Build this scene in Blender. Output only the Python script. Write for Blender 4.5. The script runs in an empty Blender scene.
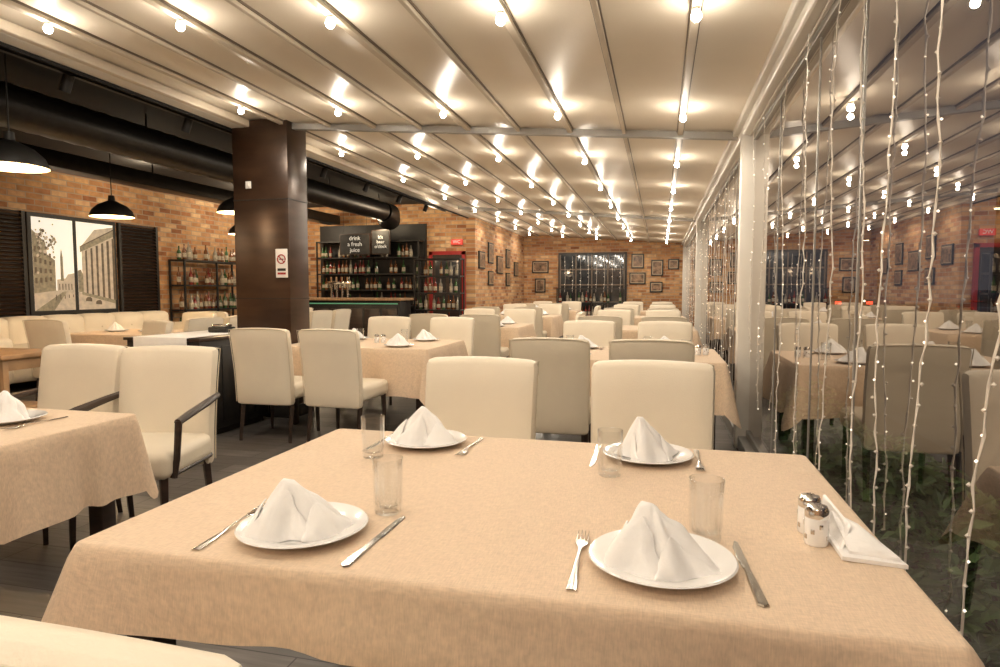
import bpy, math, random
from mathutils import Vector, Matrix, Euler, noise
random.seed(7)
sc = bpy.context.scene
sc.view_settings.view_transform = 'Standard'
rad = math.radians
COL = sc.collection

# ------------------------------------------------------------------ materials
def nt_new(name):
    m = bpy.data.materials.new(name); m.use_nodes = True
    nt = m.node_tree
    return m, nt, nt.nodes["Principled BSDF"]

def P(name, col, rough=.5, metal=0, es=0, ecol=None, ns=8, na=.12, bump=0, bs=120, coat=0, spec=.5, sheen=0, stretch=None):
    m, nt, b = nt_new(name)
    b.inputs["Roughness"].default_value = rough
    b.inputs["Metallic"].default_value = metal
    b.inputs["Coat Weight"].default_value = coat
    b.inputs["Specular IOR Level"].default_value = spec
    b.inputs["Sheen Weight"].default_value = sheen
    tc = nt.nodes.new("ShaderNodeTexCoord")
    src = tc.outputs["Object"]
    if stretch:
        mp = nt.nodes.new("ShaderNodeMapping"); mp.inputs["Scale"].default_value = stretch
        nt.links.new(src, mp.inputs[0]); src = mp.outputs[0]
    nz = nt.nodes.new("ShaderNodeTexNoise"); nz.inputs["Scale"].default_value = ns; nz.inputs["Detail"].default_value = 4
    nt.links.new(src, nz.inputs["Vector"])
    rp = nt.nodes.new("ShaderNodeValToRGB")
    rp.color_ramp.elements[0].position = .3; rp.color_ramp.elements[1].position = .7
    rp.color_ramp.elements[0].color = [max(0, x*(1-na)) for x in col]+[1]
    rp.color_ramp.elements[1].color = [min(1, x*(1+na)) for x in col]+[1]
    nt.links.new(nz.outputs["Fac"], rp.inputs[0]); nt.links.new(rp.outputs[0], b.inputs["Base Color"])
    if bump:
        n2 = nt.nodes.new("ShaderNodeTexNoise"); n2.inputs["Scale"].default_value = bs; n2.inputs["Detail"].default_value = 3
        nt.links.new(src, n2.inputs["Vector"])
        bp = nt.nodes.new("ShaderNodeBump"); bp.inputs["Strength"].default_value = bump; bp.inputs["Distance"].default_value = .01
        nt.links.new(n2.outputs["Fac"], bp.inputs["Height"]); nt.links.new(bp.outputs[0], b.inputs["Normal"])
    if es:
        b.inputs["Emission Color"].default_value = (*(ecol or col), 1)
        b.inputs["Emission Strength"].default_value = es
    return m

def brick_mat(name, plane):
    m, nt, b = nt_new(name)
    tc = nt.nodes.new("ShaderNodeTexCoord"); sx = nt.nodes.new("ShaderNodeSeparateXYZ"); cx = nt.nodes.new("ShaderNodeCombineXYZ")
    nt.links.new(tc.outputs["Object"], sx.inputs[0])
    nt.links.new(sx.outputs[0 if plane == 'xz' else 1], cx.inputs[0]); nt.links.new(sx.outputs[2], cx.inputs[1])
    bt = nt.nodes.new("ShaderNodeTexBrick")
    for k, v in (("Scale", 1), ("Mortar Size", .009), ("Mortar Smooth", .3), ("Bias", 0), ("Brick Width", .26), ("Row Height", .085)):
        bt.inputs[k].default_value = v
    bt.inputs["Color1"].default_value = (0, 0, 0, 1); bt.inputs["Color2"].default_value = (1, 1, 1, 1)
    nt.links.new(cx.outputs[0], bt.inputs["Vector"])
    rp = nt.nodes.new("ShaderNodeValToRGB")
    e = rp.color_ramp.elements
    e[0].position = 0; e[0].color = (.25, .09, .035, 1)
    e[1].position = 1; e[1].color = (.66, .44, .24, 1)
    for p_, c_ in ((.25, (.47, .24, .10, 1)), (.5, (.58, .34, .155, 1)), (.75, (.38, .16, .065, 1))):
        k = e.new(p_); k.color = c_
    nt.links.new(bt.outputs["Color"], rp.inputs[0])
    nz = nt.nodes.new("ShaderNodeTexNoise"); nz.inputs["Scale"].default_value = 9; nz.inputs["Detail"].default_value = 5
    nt.links.new(cx.outputs[0], nz.inputs["Vector"])
    mx = nt.nodes.new("ShaderNodeMix"); mx.data_type = 'RGBA'; mx.blend_type = 'OVERLAY'; mx.inputs["Factor"].default_value = .6
    nt.links.new(rp.outputs[0], mx.inputs["A"]); nt.links.new(nz.outputs["Fac"], mx.inputs["B"])
    mo = nt.nodes.new("ShaderNodeMix"); mo.data_type = 'RGBA'
    mo.inputs["B"].default_value = (.40, .31, .22, 1)
    nt.links.new(bt.outputs["Fac"], mo.inputs["Factor"]); nt.links.new(mx.outputs["Result"], mo.inputs["A"])
    nt.links.new(mo.outputs["Result"], b.inputs["Base Color"])
    iv = nt.nodes.new("ShaderNodeMath"); iv.operation = 'SUBTRACT'; iv.inputs[0].default_value = 1
    nt.links.new(bt.outputs["Fac"], iv.inputs[1])
    ad = nt.nodes.new("ShaderNodeMath"); ad.operation = 'MULTIPLY_ADD'; ad.inputs[1].default_value = .5
    nt.links.new(nz.outputs["Fac"], ad.inputs[0]); nt.links.new(iv.outputs[0], ad.inputs[2])
    bp = nt.nodes.new("ShaderNodeBump"); bp.inputs["Strength"].default_value = .6; bp.inputs["Distance"].default_value = .012
    nt.links.new(ad.outputs[0], bp.inputs["Height"]); nt.links.new(bp.outputs[0], b.inputs["Normal"])
    b.inputs["Roughness"].default_value = .85
    return m

def floor_mat():
    m, nt, b = nt_new("floor_dark_planks")
    tc = nt.nodes.new("ShaderNodeTexCoord")
    bt = nt.nodes.new("ShaderNodeTexBrick")
    for k, v in (("Scale", 1), ("Mortar Size", .003), ("Bias", 0), ("Brick Width", 1.2), ("Row Height", .19)):
        bt.inputs[k].default_value = v
    bt.inputs["Color1"].default_value = (.085, .078, .074, 1); bt.inputs["Color2"].default_value = (.145, .134, .127, 1)
    bt.inputs["Mortar"].default_value = (.02, .018, .017, 1)
    nt.links.new(tc.outputs["Object"], bt.inputs["Vector"])
    mp = nt.nodes.new("ShaderNodeMapping"); mp.inputs["Scale"].default_value = (1.5, 22, 1)
    nt.links.new(tc.outputs["Object"], mp.inputs[0])
    nz = nt.nodes.new("ShaderNodeTexNoise"); nz.inputs["Scale"].default_value = 2; nz.inputs["Detail"].default_value = 6
    nt.links.new(mp.outputs[0], nz.inputs["Vector"])
    mx = nt.nodes.new("ShaderNodeMix"); mx.data_type = 'RGBA'; mx.blend_type = 'OVERLAY'; mx.inputs["Factor"].default_value = .7
    nt.links.new(bt.outputs["Color"], mx.inputs["A"]); nt.links.new(nz.outputs["Fac"], mx.inputs["B"])
    nt.links.new(mx.outputs["Result"], b.inputs["Base Color"])
    b.inputs["Roughness"].default_value = .42
    bp = nt.nodes.new("ShaderNodeBump"); bp.inputs["Strength"].default_value = .2; bp.inputs["Distance"].default_value = .005
    nt.links.new(nz.outputs["Fac"], bp.inputs["Height"]); nt.links.new(bp.outputs[0], b.inputs["Normal"])
    return m

def cloth_mat(name, col, weave=420, wr=.25):
    m, nt, b = nt_new(name)
    tc = nt.nodes.new("ShaderNodeTexCoord")
    w = []
    for st in ((weave, weave*.12, weave*.12), (weave*.12, weave, weave*.12)):
        mp = nt.nodes.new("ShaderNodeMapping"); mp.inputs["Scale"].default_value = st
        nt.links.new(tc.outputs["Object"], mp.inputs[0])
        nz = nt.nodes.new("ShaderNodeTexNoise"); nz.inputs["Scale"].default_value = 1; nz.inputs["Detail"].default_value = 2
        nt.links.new(mp.outputs[0], nz.inputs["Vector"]); w.append(nz)
    a = nt.nodes.new("ShaderNodeMath"); a.operation = 'ADD'
    nt.links.new(w[0].outputs["Fac"], a.inputs[0]); nt.links.new(w[1].outputs["Fac"], a.inputs[1])
    rp = nt.nodes.new("ShaderNodeMapRange"); rp.inputs["From Min"].default_value = .7; rp.inputs["From Max"].default_value = 1.3
    nt.links.new(a.outputs[0], rp.inputs["Value"])
    mx = nt.nodes.new("ShaderNodeMix"); mx.data_type = 'RGBA'
    mx.inputs["A"].default_value = [x*.86 for x in col]+[1]; mx.inputs["B"].default_value = [min(1, x*1.1) for x in col]+[1]
    nt.links.new(rp.outputs[0], mx.inputs["Factor"]); nt.links.new(mx.outputs["Result"], b.inputs["Base Color"])
    nw = nt.nodes.new("ShaderNodeTexNoise"); nw.inputs["Scale"].default_value = 5; nw.inputs["Detail"].default_value = 3; nw.inputs["Distortion"].default_value = 1
    nt.links.new(tc.outputs["Object"], nw.inputs["Vector"])
    b1 = nt.nodes.new("ShaderNodeBump"); b1.inputs["Strength"].default_value = wr; b1.inputs["Distance"].default_value = .03
    nt.links.new(nw.outputs["Fac"], b1.inputs["Height"])
    b2 = nt.nodes.new("ShaderNodeBump"); b2.inputs["Strength"].default_value = .25; b2.inputs["Distance"].default_value = .002
    nt.links.new(a.outputs[0], b2.inputs["Height"]); nt.links.new(b1.outputs[0], b2.inputs["Normal"])
    nt.links.new(b2.outputs[0], b.inputs["Normal"])
    b.inputs["Roughness"].default_value = .85; b.inputs["Sheen Weight"].default_value = .1
    return m

def glass_mat(name, tint=(1, 1, 1), gain=1.0, rough=0.0, base=0.0, power=3.2, gcol=(1, 1, 1)):
    m = bpy.data.materials.new(name); m.use_nodes = True
    nt = m.node_tree; nt.nodes.clear()
    o = nt.nodes.new("ShaderNodeOutputMaterial"); t = nt.nodes.new("ShaderNodeBsdfTransparent"); g = nt.nodes.new("ShaderNodeBsdfGlossy")
    f = nt.nodes.new("ShaderNodeLayerWeight"); mx = nt.nodes.new("ShaderNodeMixShader")
    f.inputs["Blend"].default_value = .5
    pw = nt.nodes.new("ShaderNodeMath"); pw.operation = 'POWER'; pw.inputs[1].default_value = power
    mu = nt.nodes.new("ShaderNodeMath"); mu.operation = 'MULTIPLY_ADD'; mu.inputs[1].default_value = gain; mu.inputs[2].default_value = base; mu.use_clamp = True
    t.inputs[0].default_value = (*tint, 1); g.inputs["Roughness"].default_value = rough; g.inputs[0].default_value = (*gcol, 1)
    nt.links.new(f.outputs["Facing"], pw.inputs[0]); nt.links.new(pw.outputs[0], mu.inputs[0]); nt.links.new(mu.outputs[0], mx.inputs[0])
    nt.links.new(t.outputs[0], mx.inputs[1]); nt.links.new(g.outputs[0], mx.inputs[2]); nt.links.new(mx.outputs[0], o.inputs[0])
    return m

M = {}
M['brick_xz'] = brick_mat("old_brick_xz", 'xz'); M['brick_yz'] = brick_mat("old_brick_yz", 'yz')
M['floor'] = floor_mat()
M['cloth'] = cloth_mat("tablecloth_linen", (.68, .525, .38))
M['leather'] = P("cream_leather", (.80, .72, .585), .48, ns=3, na=.04, bump=.12, bs=220)
M['leather_back'] = P("shaded_beige_leather", (.66, .58, .45), .5, ns=3, na=.05, bump=.15, bs=200)  # cream leather with shadow put into its colour; also piping and buttons
M['darkwood'] = P("dark_wood", (.035, .02, .014), .35, ns=3, na=.4, stretch=(1, 1, 12))
M['white_nap'] = P("white_napkin", (.88, .87, .86), .8, ns=20, na=.02, bump=.15, bs=90, sheen=.2)
M['china'] = P("white_porcelain", (.88, .87, .86), .12, na=.01, coat=.5)
M['steel'] = P("polished_steel", (.62, .60, .57), .18, 1, na=.05)
M['tumbler'] = glass_mat("clear_glass", (.965, .972, .975), gain=.9, base=.03, power=2.0)
M['window'] = glass_mat("window_glass", (.86, .88, .89), gain=.85, base=.20, power=2.4, gcol=(.90, .86, .82))
M['ceil'] = P("pergola_fabric", (.86, .78, .65), .36, ns=2, na=.03, bump=.05, bs=3, spec=.4)
M['rib'] = P("cream_aluminium", (.62, .54, .43), .45, 0, na=.04)
M['rib_dark'] = P("rib_shade_window_bar", (.17, .13, .095), .5, na=.1)  # brown for painted shadow lines at the ribs, and for back window bars
M['white_alu'] = P("white_aluminium", (.72, .69, .63), .35, na=.03)
M['grey_alu'] = P("grey_aluminium", (.34, .33, .31), .4, .5, na=.05)
M['black'] = P("black_paint", (.012, .011, .010), .5, na=.3)
M['blackceil'] = P("black_ceiling", (.006, .005, .004), .8, na=.3)
M['duct'] = P("dark_duct_metal", (.03, .027, .024), .38, .7, na=.2)
M['bronze'] = P("bronze_panel", (.05, .026, .015), .32, .3, ns=2, na=.35, stretch=(1, 1, 4))
M['bulb'] = P("bulb_glow", (1, .95, .85), .3, es=60, ecol=(1, .93, .8), na=0)
M['fairy'] = P("fairy_glow", (1, .9, .75), .3, es=1.8, ecol=(1, .88, .72), na=0)
M['wire'] = P("white_wire", (.72, .67, .60), .5, na=.03)
M['chrome'] = P("chrome_cap", (.75, .74, .72), .12, 1, na=.03)
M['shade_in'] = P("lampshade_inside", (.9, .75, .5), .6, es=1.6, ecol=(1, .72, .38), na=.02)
M['woodtop'] = P("oak_wood", (.42, .26, .14), .45, ns=4, na=.3, stretch=(14, 1, 1))
M['green'] = P("green_neon", (.1, .4, .2), .4, es=.22, ecol=(.25, .7, .42), na=0)
M['red'] = P("red_paint", (.35, .015, .015), .45, na=.1)
M['redlit'] = P("red_lit_sign", (.6, .04, .03), .4, es=.35, ecol=(.9, .06, .04), na=.02)
M['white'] = P("white_plastic", (.8, .79, .77), .4, na=.02)
M['chalk'] = P("chalkboard", (.02, .02, .02), .7, na=.5)
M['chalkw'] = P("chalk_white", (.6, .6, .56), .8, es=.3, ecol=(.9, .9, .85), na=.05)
M['skypic'] = P("picture_sky", (.62, .58, .49), .5, es=.70, ecol=(.9, .86, .76), ns=2, na=.12)
M['sep1'] = P("picture_sepia_light", (.40, .33, .24), .5, es=.28, ecol=(.66, .57, .43), na=.25, ns=14)
M['sep2'] = P("picture_sepia_dark", (.11, .08, .05), .5, es=.06, ecol=(.34, .26, .16), na=.4, ns=14)
M['sepm'] = P("picture_sepia_mid", (.22, .19, .12), .5, es=.15, ecol=(.5, .43, .3), na=.4, ns=22)
M['leaf'] = P("leaf_green", (.07, .15, .04), .45, ns=6, na=.5)
M['leaf2'] = P("leaf_green_light", (.16, .28, .08), .45, ns=6, na=.4)
M['soil'] = P("soil", (.03, .022, .016), .9, na=.4)
M['asphalt'] = P("asphalt", (.03, .03, .032), .7, ns=4, na=.4)
M['facade'] = P("facade_dark", (.05, .045, .045), .8, na=.3)
M['facwin'] = P("lit_window_warm", (1, .6, .3), .5, es=1.6, ecol=(1, .6, .28), na=.2)
M['street_w'] = P("street_glow", (1, .85, .6), .5, es=12, ecol=(1, .8, .5), na=0)
M['tail'] = P("tail_light", (1, .05, .02), .5, es=5, ecol=(1, .07, .03), na=0)
M['carpaint'] = P("car_paint", (.05, .05, .06), .2, .4, na=.1, coat=1)
M['btl_g'] = P("bottle_green", (.03, .09, .03), .1, na=.3, coat=1)
M['btl_b'] = P("bottle_brown", (.16, .055, .018), .1, na=.3, coat=1)
M['btl_c'] = P("bottle_clear", (.33, .30, .25), .1, na=.2, coat=1)
M['btl_r'] = P("bottle_red", (.22, .025, .018), .1, na=.2, coat=1)
M['label'] = P("bottle_label", (.45, .40, .30), .6, na=.4, ns=30)
M['foto'] = P("photo_print", (.20, .12, .07), .4, ns=12, na=.8)
M['mat'] = P("photo_mount", (.42, .33, .22), .6, na=.1)
M['dimwin'] = P("night_pane", (.03, .035, .04), .08, na=.3, coat=1)
for k in ('fairy', 'skypic', 'sep1', 'sep2', 'sepm', 'chalkw', 'facwin', 'tail', 'redlit', 'bulb', 'shade_in', 'green', 'street_w'):
    try: M[k].cycles.emission_sampling = 'NONE'
    except Exception: pass

# ------------------------------------------------------------------ mesh builder
class MB:
    def __init__(s): s.v = []; s.f = []; s.mi = []; s.mats = []
    def _m(s, mat):
        mm = M[mat]
        if mm not in s.mats: s.mats.append(mm)
        return s.mats.index(mm)
    def add(s, vs, fs, mat, T=None):
        k = len(s.v); i = s._m(mat)
        for p in vs:
            p = Vector(p)
            s.v.append(tuple(T @ p) if T is not None else tuple(p))
        for f in fs: s.f.append([a+k for a in f]); s.mi.append(i)
        return s
    def rbox(s, c, h, mat, r=0.0, rot=(0, 0, 0), mid=0, puff=0, fn=None):
        hx, hy, hz = h; r = min(r, hx, hy, hz)*1.0
        def coords(a):
            if r <= 0 or a-r < 1e-5: base = [-a, a] if r <= 0 else [-a, 0, a]
            else: base = [-a]+[-(a-r)+2*(a-r)*i/(mid+1) for i in range(mid+2)]+[a]
            return base
        C = [coords(hx), coords(hy), coords(hz)]; H = h
        idx = {}; vs = []; fs = []
        def vid(p):
            key = tuple(round(q, 5) for q in p)
            if key not in idx:
                idx[key] = len(vs)
                q = Vector(p)
                if r > 0:
                    inn = Vector([max(-(H[i]-r), min(H[i]-r, p[i])) for i in range(3)])
                    d = q-inn
                    if d.length > 1e-7: d.normalize()
                    q = inn+d*r
                if puff:
                    w = [max(0, 1-(p[i]/H[i])**2) for i in range(3)]
                    for i in range(3):
                        j, k2 = (i+1) % 3, (i+2) % 3
                        if abs(p[i]) >= H[i]-1e-6: q[i] += math.copysign(puff*w[j]**.5*w[k2]**.5, p[i])
                if fn: q = fn(q)
                vs.append(q)
            return idx[key]
        for ax in range(3):
            j, k2 = (ax+1) % 3, (ax+2) % 3
            for sg in (-1, 1):
                for a in range(len(C[j])-1):
                    for b in range(len(C[k2])-1):
                        q = []
                        for (aa, bb) in ((a, b), (a+1, b), (a+1, b+1), (a, b+1)):
                            p = [0, 0, 0]; p[ax] = sg*H[ax]; p[j] = C[j][aa]; p[k2] = C[k2][bb]; q.append(vid(p))
                        if sg < 0: q.reverse()
                        fs.append(q)
        T = Matrix.Translation(Vector(c)) @ Euler(rot).to_matrix().to_4x4()
        return s.add(vs, fs, mat, T)
    def box(s, x0, x1, y0, y1, z0, z1, mat, r=0):
        return s.rbox(((x0+x1)/2, (y0+y1)/2, (z0+z1)/2), ((x1-x0)/2, (y1-y0)/2, (z1-z0)/2), mat, r)
    def lathe(s, prof, mat, c=(0, 0, 0), seg=24, T=None, ribs=0, ramp=0, rz=(0, 9)):
        vs = []; fs = []; rows = []
        for (r, z) in prof:
            if r < 1e-6: rows.append([len(vs)]); vs.append((c[0], c[1], c[2]+z))
            else:
                row = []
                for i in range(seg):
                    a = 2*math.pi*i/seg
                    rr = r*(1+(ramp*math.cos(ribs*a) if ribs and rz[0] <= z <= rz[1] else 0))
                    row.append(len(vs)); vs.append((c[0]+rr*math.cos(a), c[1]+rr*math.sin(a), c[2]+z))
                rows.append(row)
        for A, B in zip(rows, rows[1:]):
            if len(A) == 1 and len(B) == 1: continue
            for i in range(seg):
                j = (i+1) % seg
                if len(A) == 1: fs.append([A[0], B[j], B[i]])
                elif len(B) == 1: fs.append([A[i], A[j], B[0]])
                else: fs.append([A[i], A[j], B[j], B[i]])
        return s.add(vs, fs, mat, T)
    def tube(s, pts, r, mat, seg=8, cap=True):
        pts = [Vector(p) for p in pts]; n = len(pts); vs = []; fs = []
        rs = r if isinstance(r, (list, tuple)) else [r]*n
        for i, p in enumerate(pts):
            t = (pts[min(i+1, n-1)]-pts[max(i-1, 0)]).normalized()
            u = t.cross(Vector((0, 0, 1)) if abs(t.z) < .9 else Vector((1, 0, 0))).normalized(); w = t.cross(u)
            for k in range(seg):
                a = 2*math.pi*k/seg
                vs.append(p+(u*math.cos(a)+w*math.sin(a))*rs[i])
        for i in range(n-1):
            for k in range(seg):
                j = (k+1) % seg
                fs.append([i*seg+k, i*seg+j, (i+1)*seg+j, (i+1)*seg+k])
        if cap: fs.append(list(range(seg))[::-1]); fs.append([(n-1)*seg+k for k in range(seg)])
        return s.add(vs, fs, mat)
    def mesh(s, name, smooth=True, ang=38):
        me = bpy.data.meshes.new(name); me.from_pydata(s.v, [], s.f)
        for m in s.mats: me.materials.append(m)
        me.polygons.foreach_set("material_index", s.mi)
        if smooth:
            me.polygons.foreach_set("use_smooth", [True]*len(s.f))
        me.update()
        if smooth: me.set_sharp_from_angle(angle=rad(ang))
        return me
    def obj(s, name, loc=(0, 0, 0), rz=0, **k):
        return place(s.mesh(name, **k), name, loc, rz)

def place(me, name, loc=(0, 0, 0), rz=0, parent=None, sc_=None):
    o = bpy.data.objects.new(name, me); COL.objects.link(o)
    o.location = loc; o.rotation_euler = (0, 0, rz)
    if sc_: o.scale = sc_
    if parent: o.parent = parent
    return o
def light(kind, loc, e, col=(1, .88, .72), r=.03, parent=None, name="lamp_light", **k):
    l = bpy.data.lights.new(name, kind); l.energy = e; l.color = col
    if kind in ('POINT', 'SPOT'): l.shadow_soft_size = r
    for a, b in k.items(): setattr(l, a, b)
    o = bpy.data.objects.new(name, l); COL.objects.link(o); o.location = loc
    if parent: o.parent = parent
    return o

# ------------------------------------------------------------------ room shell
XG = 0.70     # glazing plane
YB, YF = 19.0, -3.0
def zc(x): return 2.56+(0.67-x)*0.08
MB().box(-8.6, .78, YF, YB, -.1, 0, 'floor').obj("floor", smooth=False)
MB().box(-4.0, 1.0, YB, YB+.2, -.1, 3.3, 'brick_xz').obj("wall_back", smooth=False)
MB().box(-4.2, -4.0, 13.7, YB+.2, 0, 3.3, 'brick_yz').obj("wall_side", smooth=False)
MB().box(-8.6, -4.2, 13.7, 13.9, 0, 3.3, 'brick_xz').obj("wall_bar", smooth=False)
MB().box(-8.8, -8.6, YF-.2, 13.9, 0, 3.3, 'brick_yz').obj("wall_left", smooth=False)
MB().box(-8.6, .9, YF-.2, YF, 0, 3.3, 'brick_xz').obj("wall_rear", smooth=False)
MB().box(-8.6, -4.12, YF, 13.7, 3.2, 3.3, 'blackceil').obj("ceiling_lounge", smooth=False)
ribx = [0.14-.465*k for k in range(0, 9)]
edges = [0.66]+[x for x in ribx]+[-4.02]
mb = MB(); N = 8
for a, b in zip(edges, edges[1:]):
    vs = []; fs = []
    ys = [YF+i*(YB-YF)/44 for i in range(45)]
    for y in ys:
        for i in range(N+1):
            t = i/N; x = a+(b-a)*t
            vs.append((x, y, zc(x)+.022*math.sin(math.pi*t)+.004*math.sin(y*5.1)*math.sin(math.pi*t)))
    for j in range(44):
        for i in range(N):
            q = j*(N+1)+i; fs.append([q, q+1, q+N+2, q+N+1])
    mb.add(vs, fs, 'ceil')
mb.box(-4.1, .8, YF, YB, 3.32, 3.36, 'blackceil')
mb.obj("ceiling")
mb = MB()
for i, x in enumerate(ribx):
    z = zc(x); main = i % 2 == 0
    w = .022 if main else .014
    mb.box(x-w, x+w, YF, YB, z-.035, z+.01, 'rib', .004)
    mb.box(x-w-.007, x-w, YF, YB, z-.012, z+.01, 'rib_dark'); mb.box(x+w, x+w+.007, YF, YB, z-.012, z+.01, 'rib_dark')  # dark side strips stand in for the shadow lines along each rib
mb.obj("trim_ceiling_ribs", smooth=False)
mb = MB()
for y in (5.72, 12.3):
    x0, x1 = -3.95, .62
    vs = [(x0, y-.03, zc(x0)-.055), (x1, y-.03, zc(x1)-.055), (x1, y+.03, zc(x1)-.055), (x0, y+.03, zc(x0)-.055),
          (x0, y-.03, zc(x0)-.0), (x1, y-.03, zc(x1)-.0), (x1, y+.03, zc(x1)-.0), (x0, y+.03, zc(x0)-.0)]
    mb.add(vs, [[0, 1, 2, 3], [0, 4, 5, 1], [1, 5, 6, 2], [2, 6, 7, 3], [3, 7, 4, 0]], 'grey_alu')
mb.obj("trim_cross_beam", smooth=False)
MB().box(.60, .82, YF, YB, 2.47, 2.68, 'white_alu', .015).box(.56, .62, YF, YB, 2.53, 2.60, 'white_alu', .01).obj("trim_eave_gutter", smooth=False)
MB().box(-4.14, -3.98, YF, YB, 2.86, 3.24, 'white_alu', .01).box(-3.99, -3.93, YF, YB, 2.86, 2.93, 'rib', .01).box(-4.16, -4.14, YF, 13.7, 2.84, 3.2, 'blackceil').obj("trim_pergola_beam", smooth=False)
MB().box(.62, .80, YF, YB, 0, .10, 'grey_alu', .008).obj("trim_window_sill", smooth=False)

# column
mb = MB(); mb.box(-4.13, -3.52, 5.6, 5.95, 0, 2.93, 'bronze', .006)
for z in (1.18, 2.15): mb.box(-4.135, -3.515, 5.595, 5.955, z, z+.008, 'black')
mb.box(-4.15, -3.50, 5.58, 5.97, 0, .12, 'black', .004)
mb.obj("square_column")
mb = MB(); mb.rbox((0, 0, 0), (.065, .004, .14), 'white', .003)
ring = [(.042*math.cos(a), -.006, .042*math.sin(a)+.04) for a in [i*math.pi/12 for i in range(25)]]
mb.tube(ring, .006, 'red', 6); mb.tube([(-.03, -.006, .07), (.03, -.006, .01)], .005, 'red', 6)
mb.box(-.024, .024, -.007, -.004, .035, .044, 'black'); mb.box(-.045, .045, -.006, -.004, -.075, -.05, 'black'); mb.box(-.045, .045, -.006, -.004, -.11, -.09, 'red')
mb.obj("no_smoking_sign", (-3.60, 5.59, 1.53))
mb = MB(); mb.rbox((0, 0, 0), (.03, .006, .035), 'white', .003); mb.rbox((0, -.008, 0), (.014, .004, .02), 'white', .002)
mb.obj("light_switch", (-3.95, 5.59, 2.30))

# ------------------------------------------------------------------ ceiling bulbs
bulbx = [ribx[i] for i in (0, 2, 4, 6, 8)]
mb = MB(); pts = []
prof = [(0, -.068), (.013, -.066), (.022, -.056), (.025, -.044), (.022, -.032), (.014, -.02), (.012, -.01)]
for x in bulbx:
    for k in range(12):
        y = 3.17+1.82*(k-3); 
        if y > YB-.3 or y < YF+.3: continue
        z = zc(x)-.03
        mb.lathe(prof[::-1], 'bulb', (x, y, z), 12); mb.lathe([(.017, -.018), (.019, -.002), (.019, .005)], 'rib', (x, y, z), 12)
        pts.append((x, y, z-.10))
bo = mb.obj("ceiling_light_bulbs")
for p in pts:
    light('POINT', p, 3.2, r=.018, parent=bo)
    light('SPOT', (p[0], p[1], p[2]-.005), 15.5, r=.018, parent=bo, spot_size=rad(172), spot_blend=.35)

# ------------------------------------------------------------------ glazing
posts = [-1.9, 0.3, 2.6, 3.3, 4.3, 5.45, 6.6, 7.8, 9.0, 10.4, 11.9, 13.4, 15, 17, 18.9]
wid = 0
ys = [YF]+posts
for a, b in zip(ys, ys[1:]):
    wid += 1; mb = MB()
    mb.add([(XG, a, .1), (XG, b, .1), (XG, b, 2.5), (XG, a, 2.5)], [[0, 3, 2, 1]], 'window')
    for y, w in ((a+.003, .003), (b-.003, .003)):
        mb.box(XG-.004, XG+.004, y-w, y+w, .1, 2.5, 'grey_alu')
    mb.box(XG-.018, XG+.018, a, b, .1, .15, 'grey_alu', .003); mb.box(XG-.018, XG+.018, a, b, 2.43, 2.5, 'grey_alu', .003)
    mb.obj("window_%d" % wid, smooth=False)
mb = MB()
for y in (5.45, 11.9, 18.9): mb.box(.60, .80, y-.07, y+.07, 0, 2.5, 'white_alu', .01)
mb.obj("trim_glazing_posts")

# fairy light curtain
mb = MB()
def octa(p, r, mat='fairy'):
    x, y, z = p
    mb.add([(x+r, y, z), (x-r, y, z), (x, y+r, z), (x, y-r, z), (x, y, z+r), (x, y, z-r)],
           [[0, 2, 4], [2, 1, 4], [1, 3, 4], [3, 0, 4], [2, 0, 5], [1, 2, 5], [3, 1, 5], [0, 3, 5]], mat)
rr = random.Random(3)
mb.tube([(.655+.006*math.sin(t*2.3), t, 2.455+.008*math.sin(t*5)) for t in [i*.25 for i in range(-10, 76)]], .004, 'wire', 5)
strands = [(1.40, 2.15, .16), (1.78, 2.2, .12), (2.15, 2.25, .05), (2.45, 2.0, -.06), (2.8, 2.2, .05), (3.3, 2.2, .08), (3.9, 2.2, -.05), (4.6, 2.0, .04), (5.1, 1.7, 0)]
y = 5.85
while y < 18.4: strands.append((y, rr.choice([2.2, 2.0, 1.6, 2.3]), rr.uniform(-.05, .05))); y += rr.choice([.3, .42, .5])
for (y, L, sw) in strands:
    if abs(y-11.9) < .12: y += .2
    n = int(L/.055); ph = rr.random()*6
    P_ = []
    for i in range(n+1):
        t = i/n
        P_.append(Vector((.655+.008*math.sin(ph+t*9)+rr.uniform(-.004, .004), y+sw*t+.012*math.sin(ph*2+t*11)+rr.uniform(-.006, .006), 2.455-L*t)))
    mb.tube(P_, .0022, 'wire', 4, cap=False)
    mb.tube([p+Vector((.003*math.sin(i*1.7), .005*math.cos(i*1.7), 0)) for i, p in enumerate(P_)], .0018, 'wire', 4, cap=False)
    for i in range(1, n+1):
        q = P_[i]+Vector((rr.uniform(-.006, .006), rr.uniform(-.008, .008), 0))
        if rr.random() < .22: octa(q, .004 if y < 4 else .006)
        elif y < 6: octa(q, .006, 'wire')
mb.obj("fairy_light_curtain", smooth=False)

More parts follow.
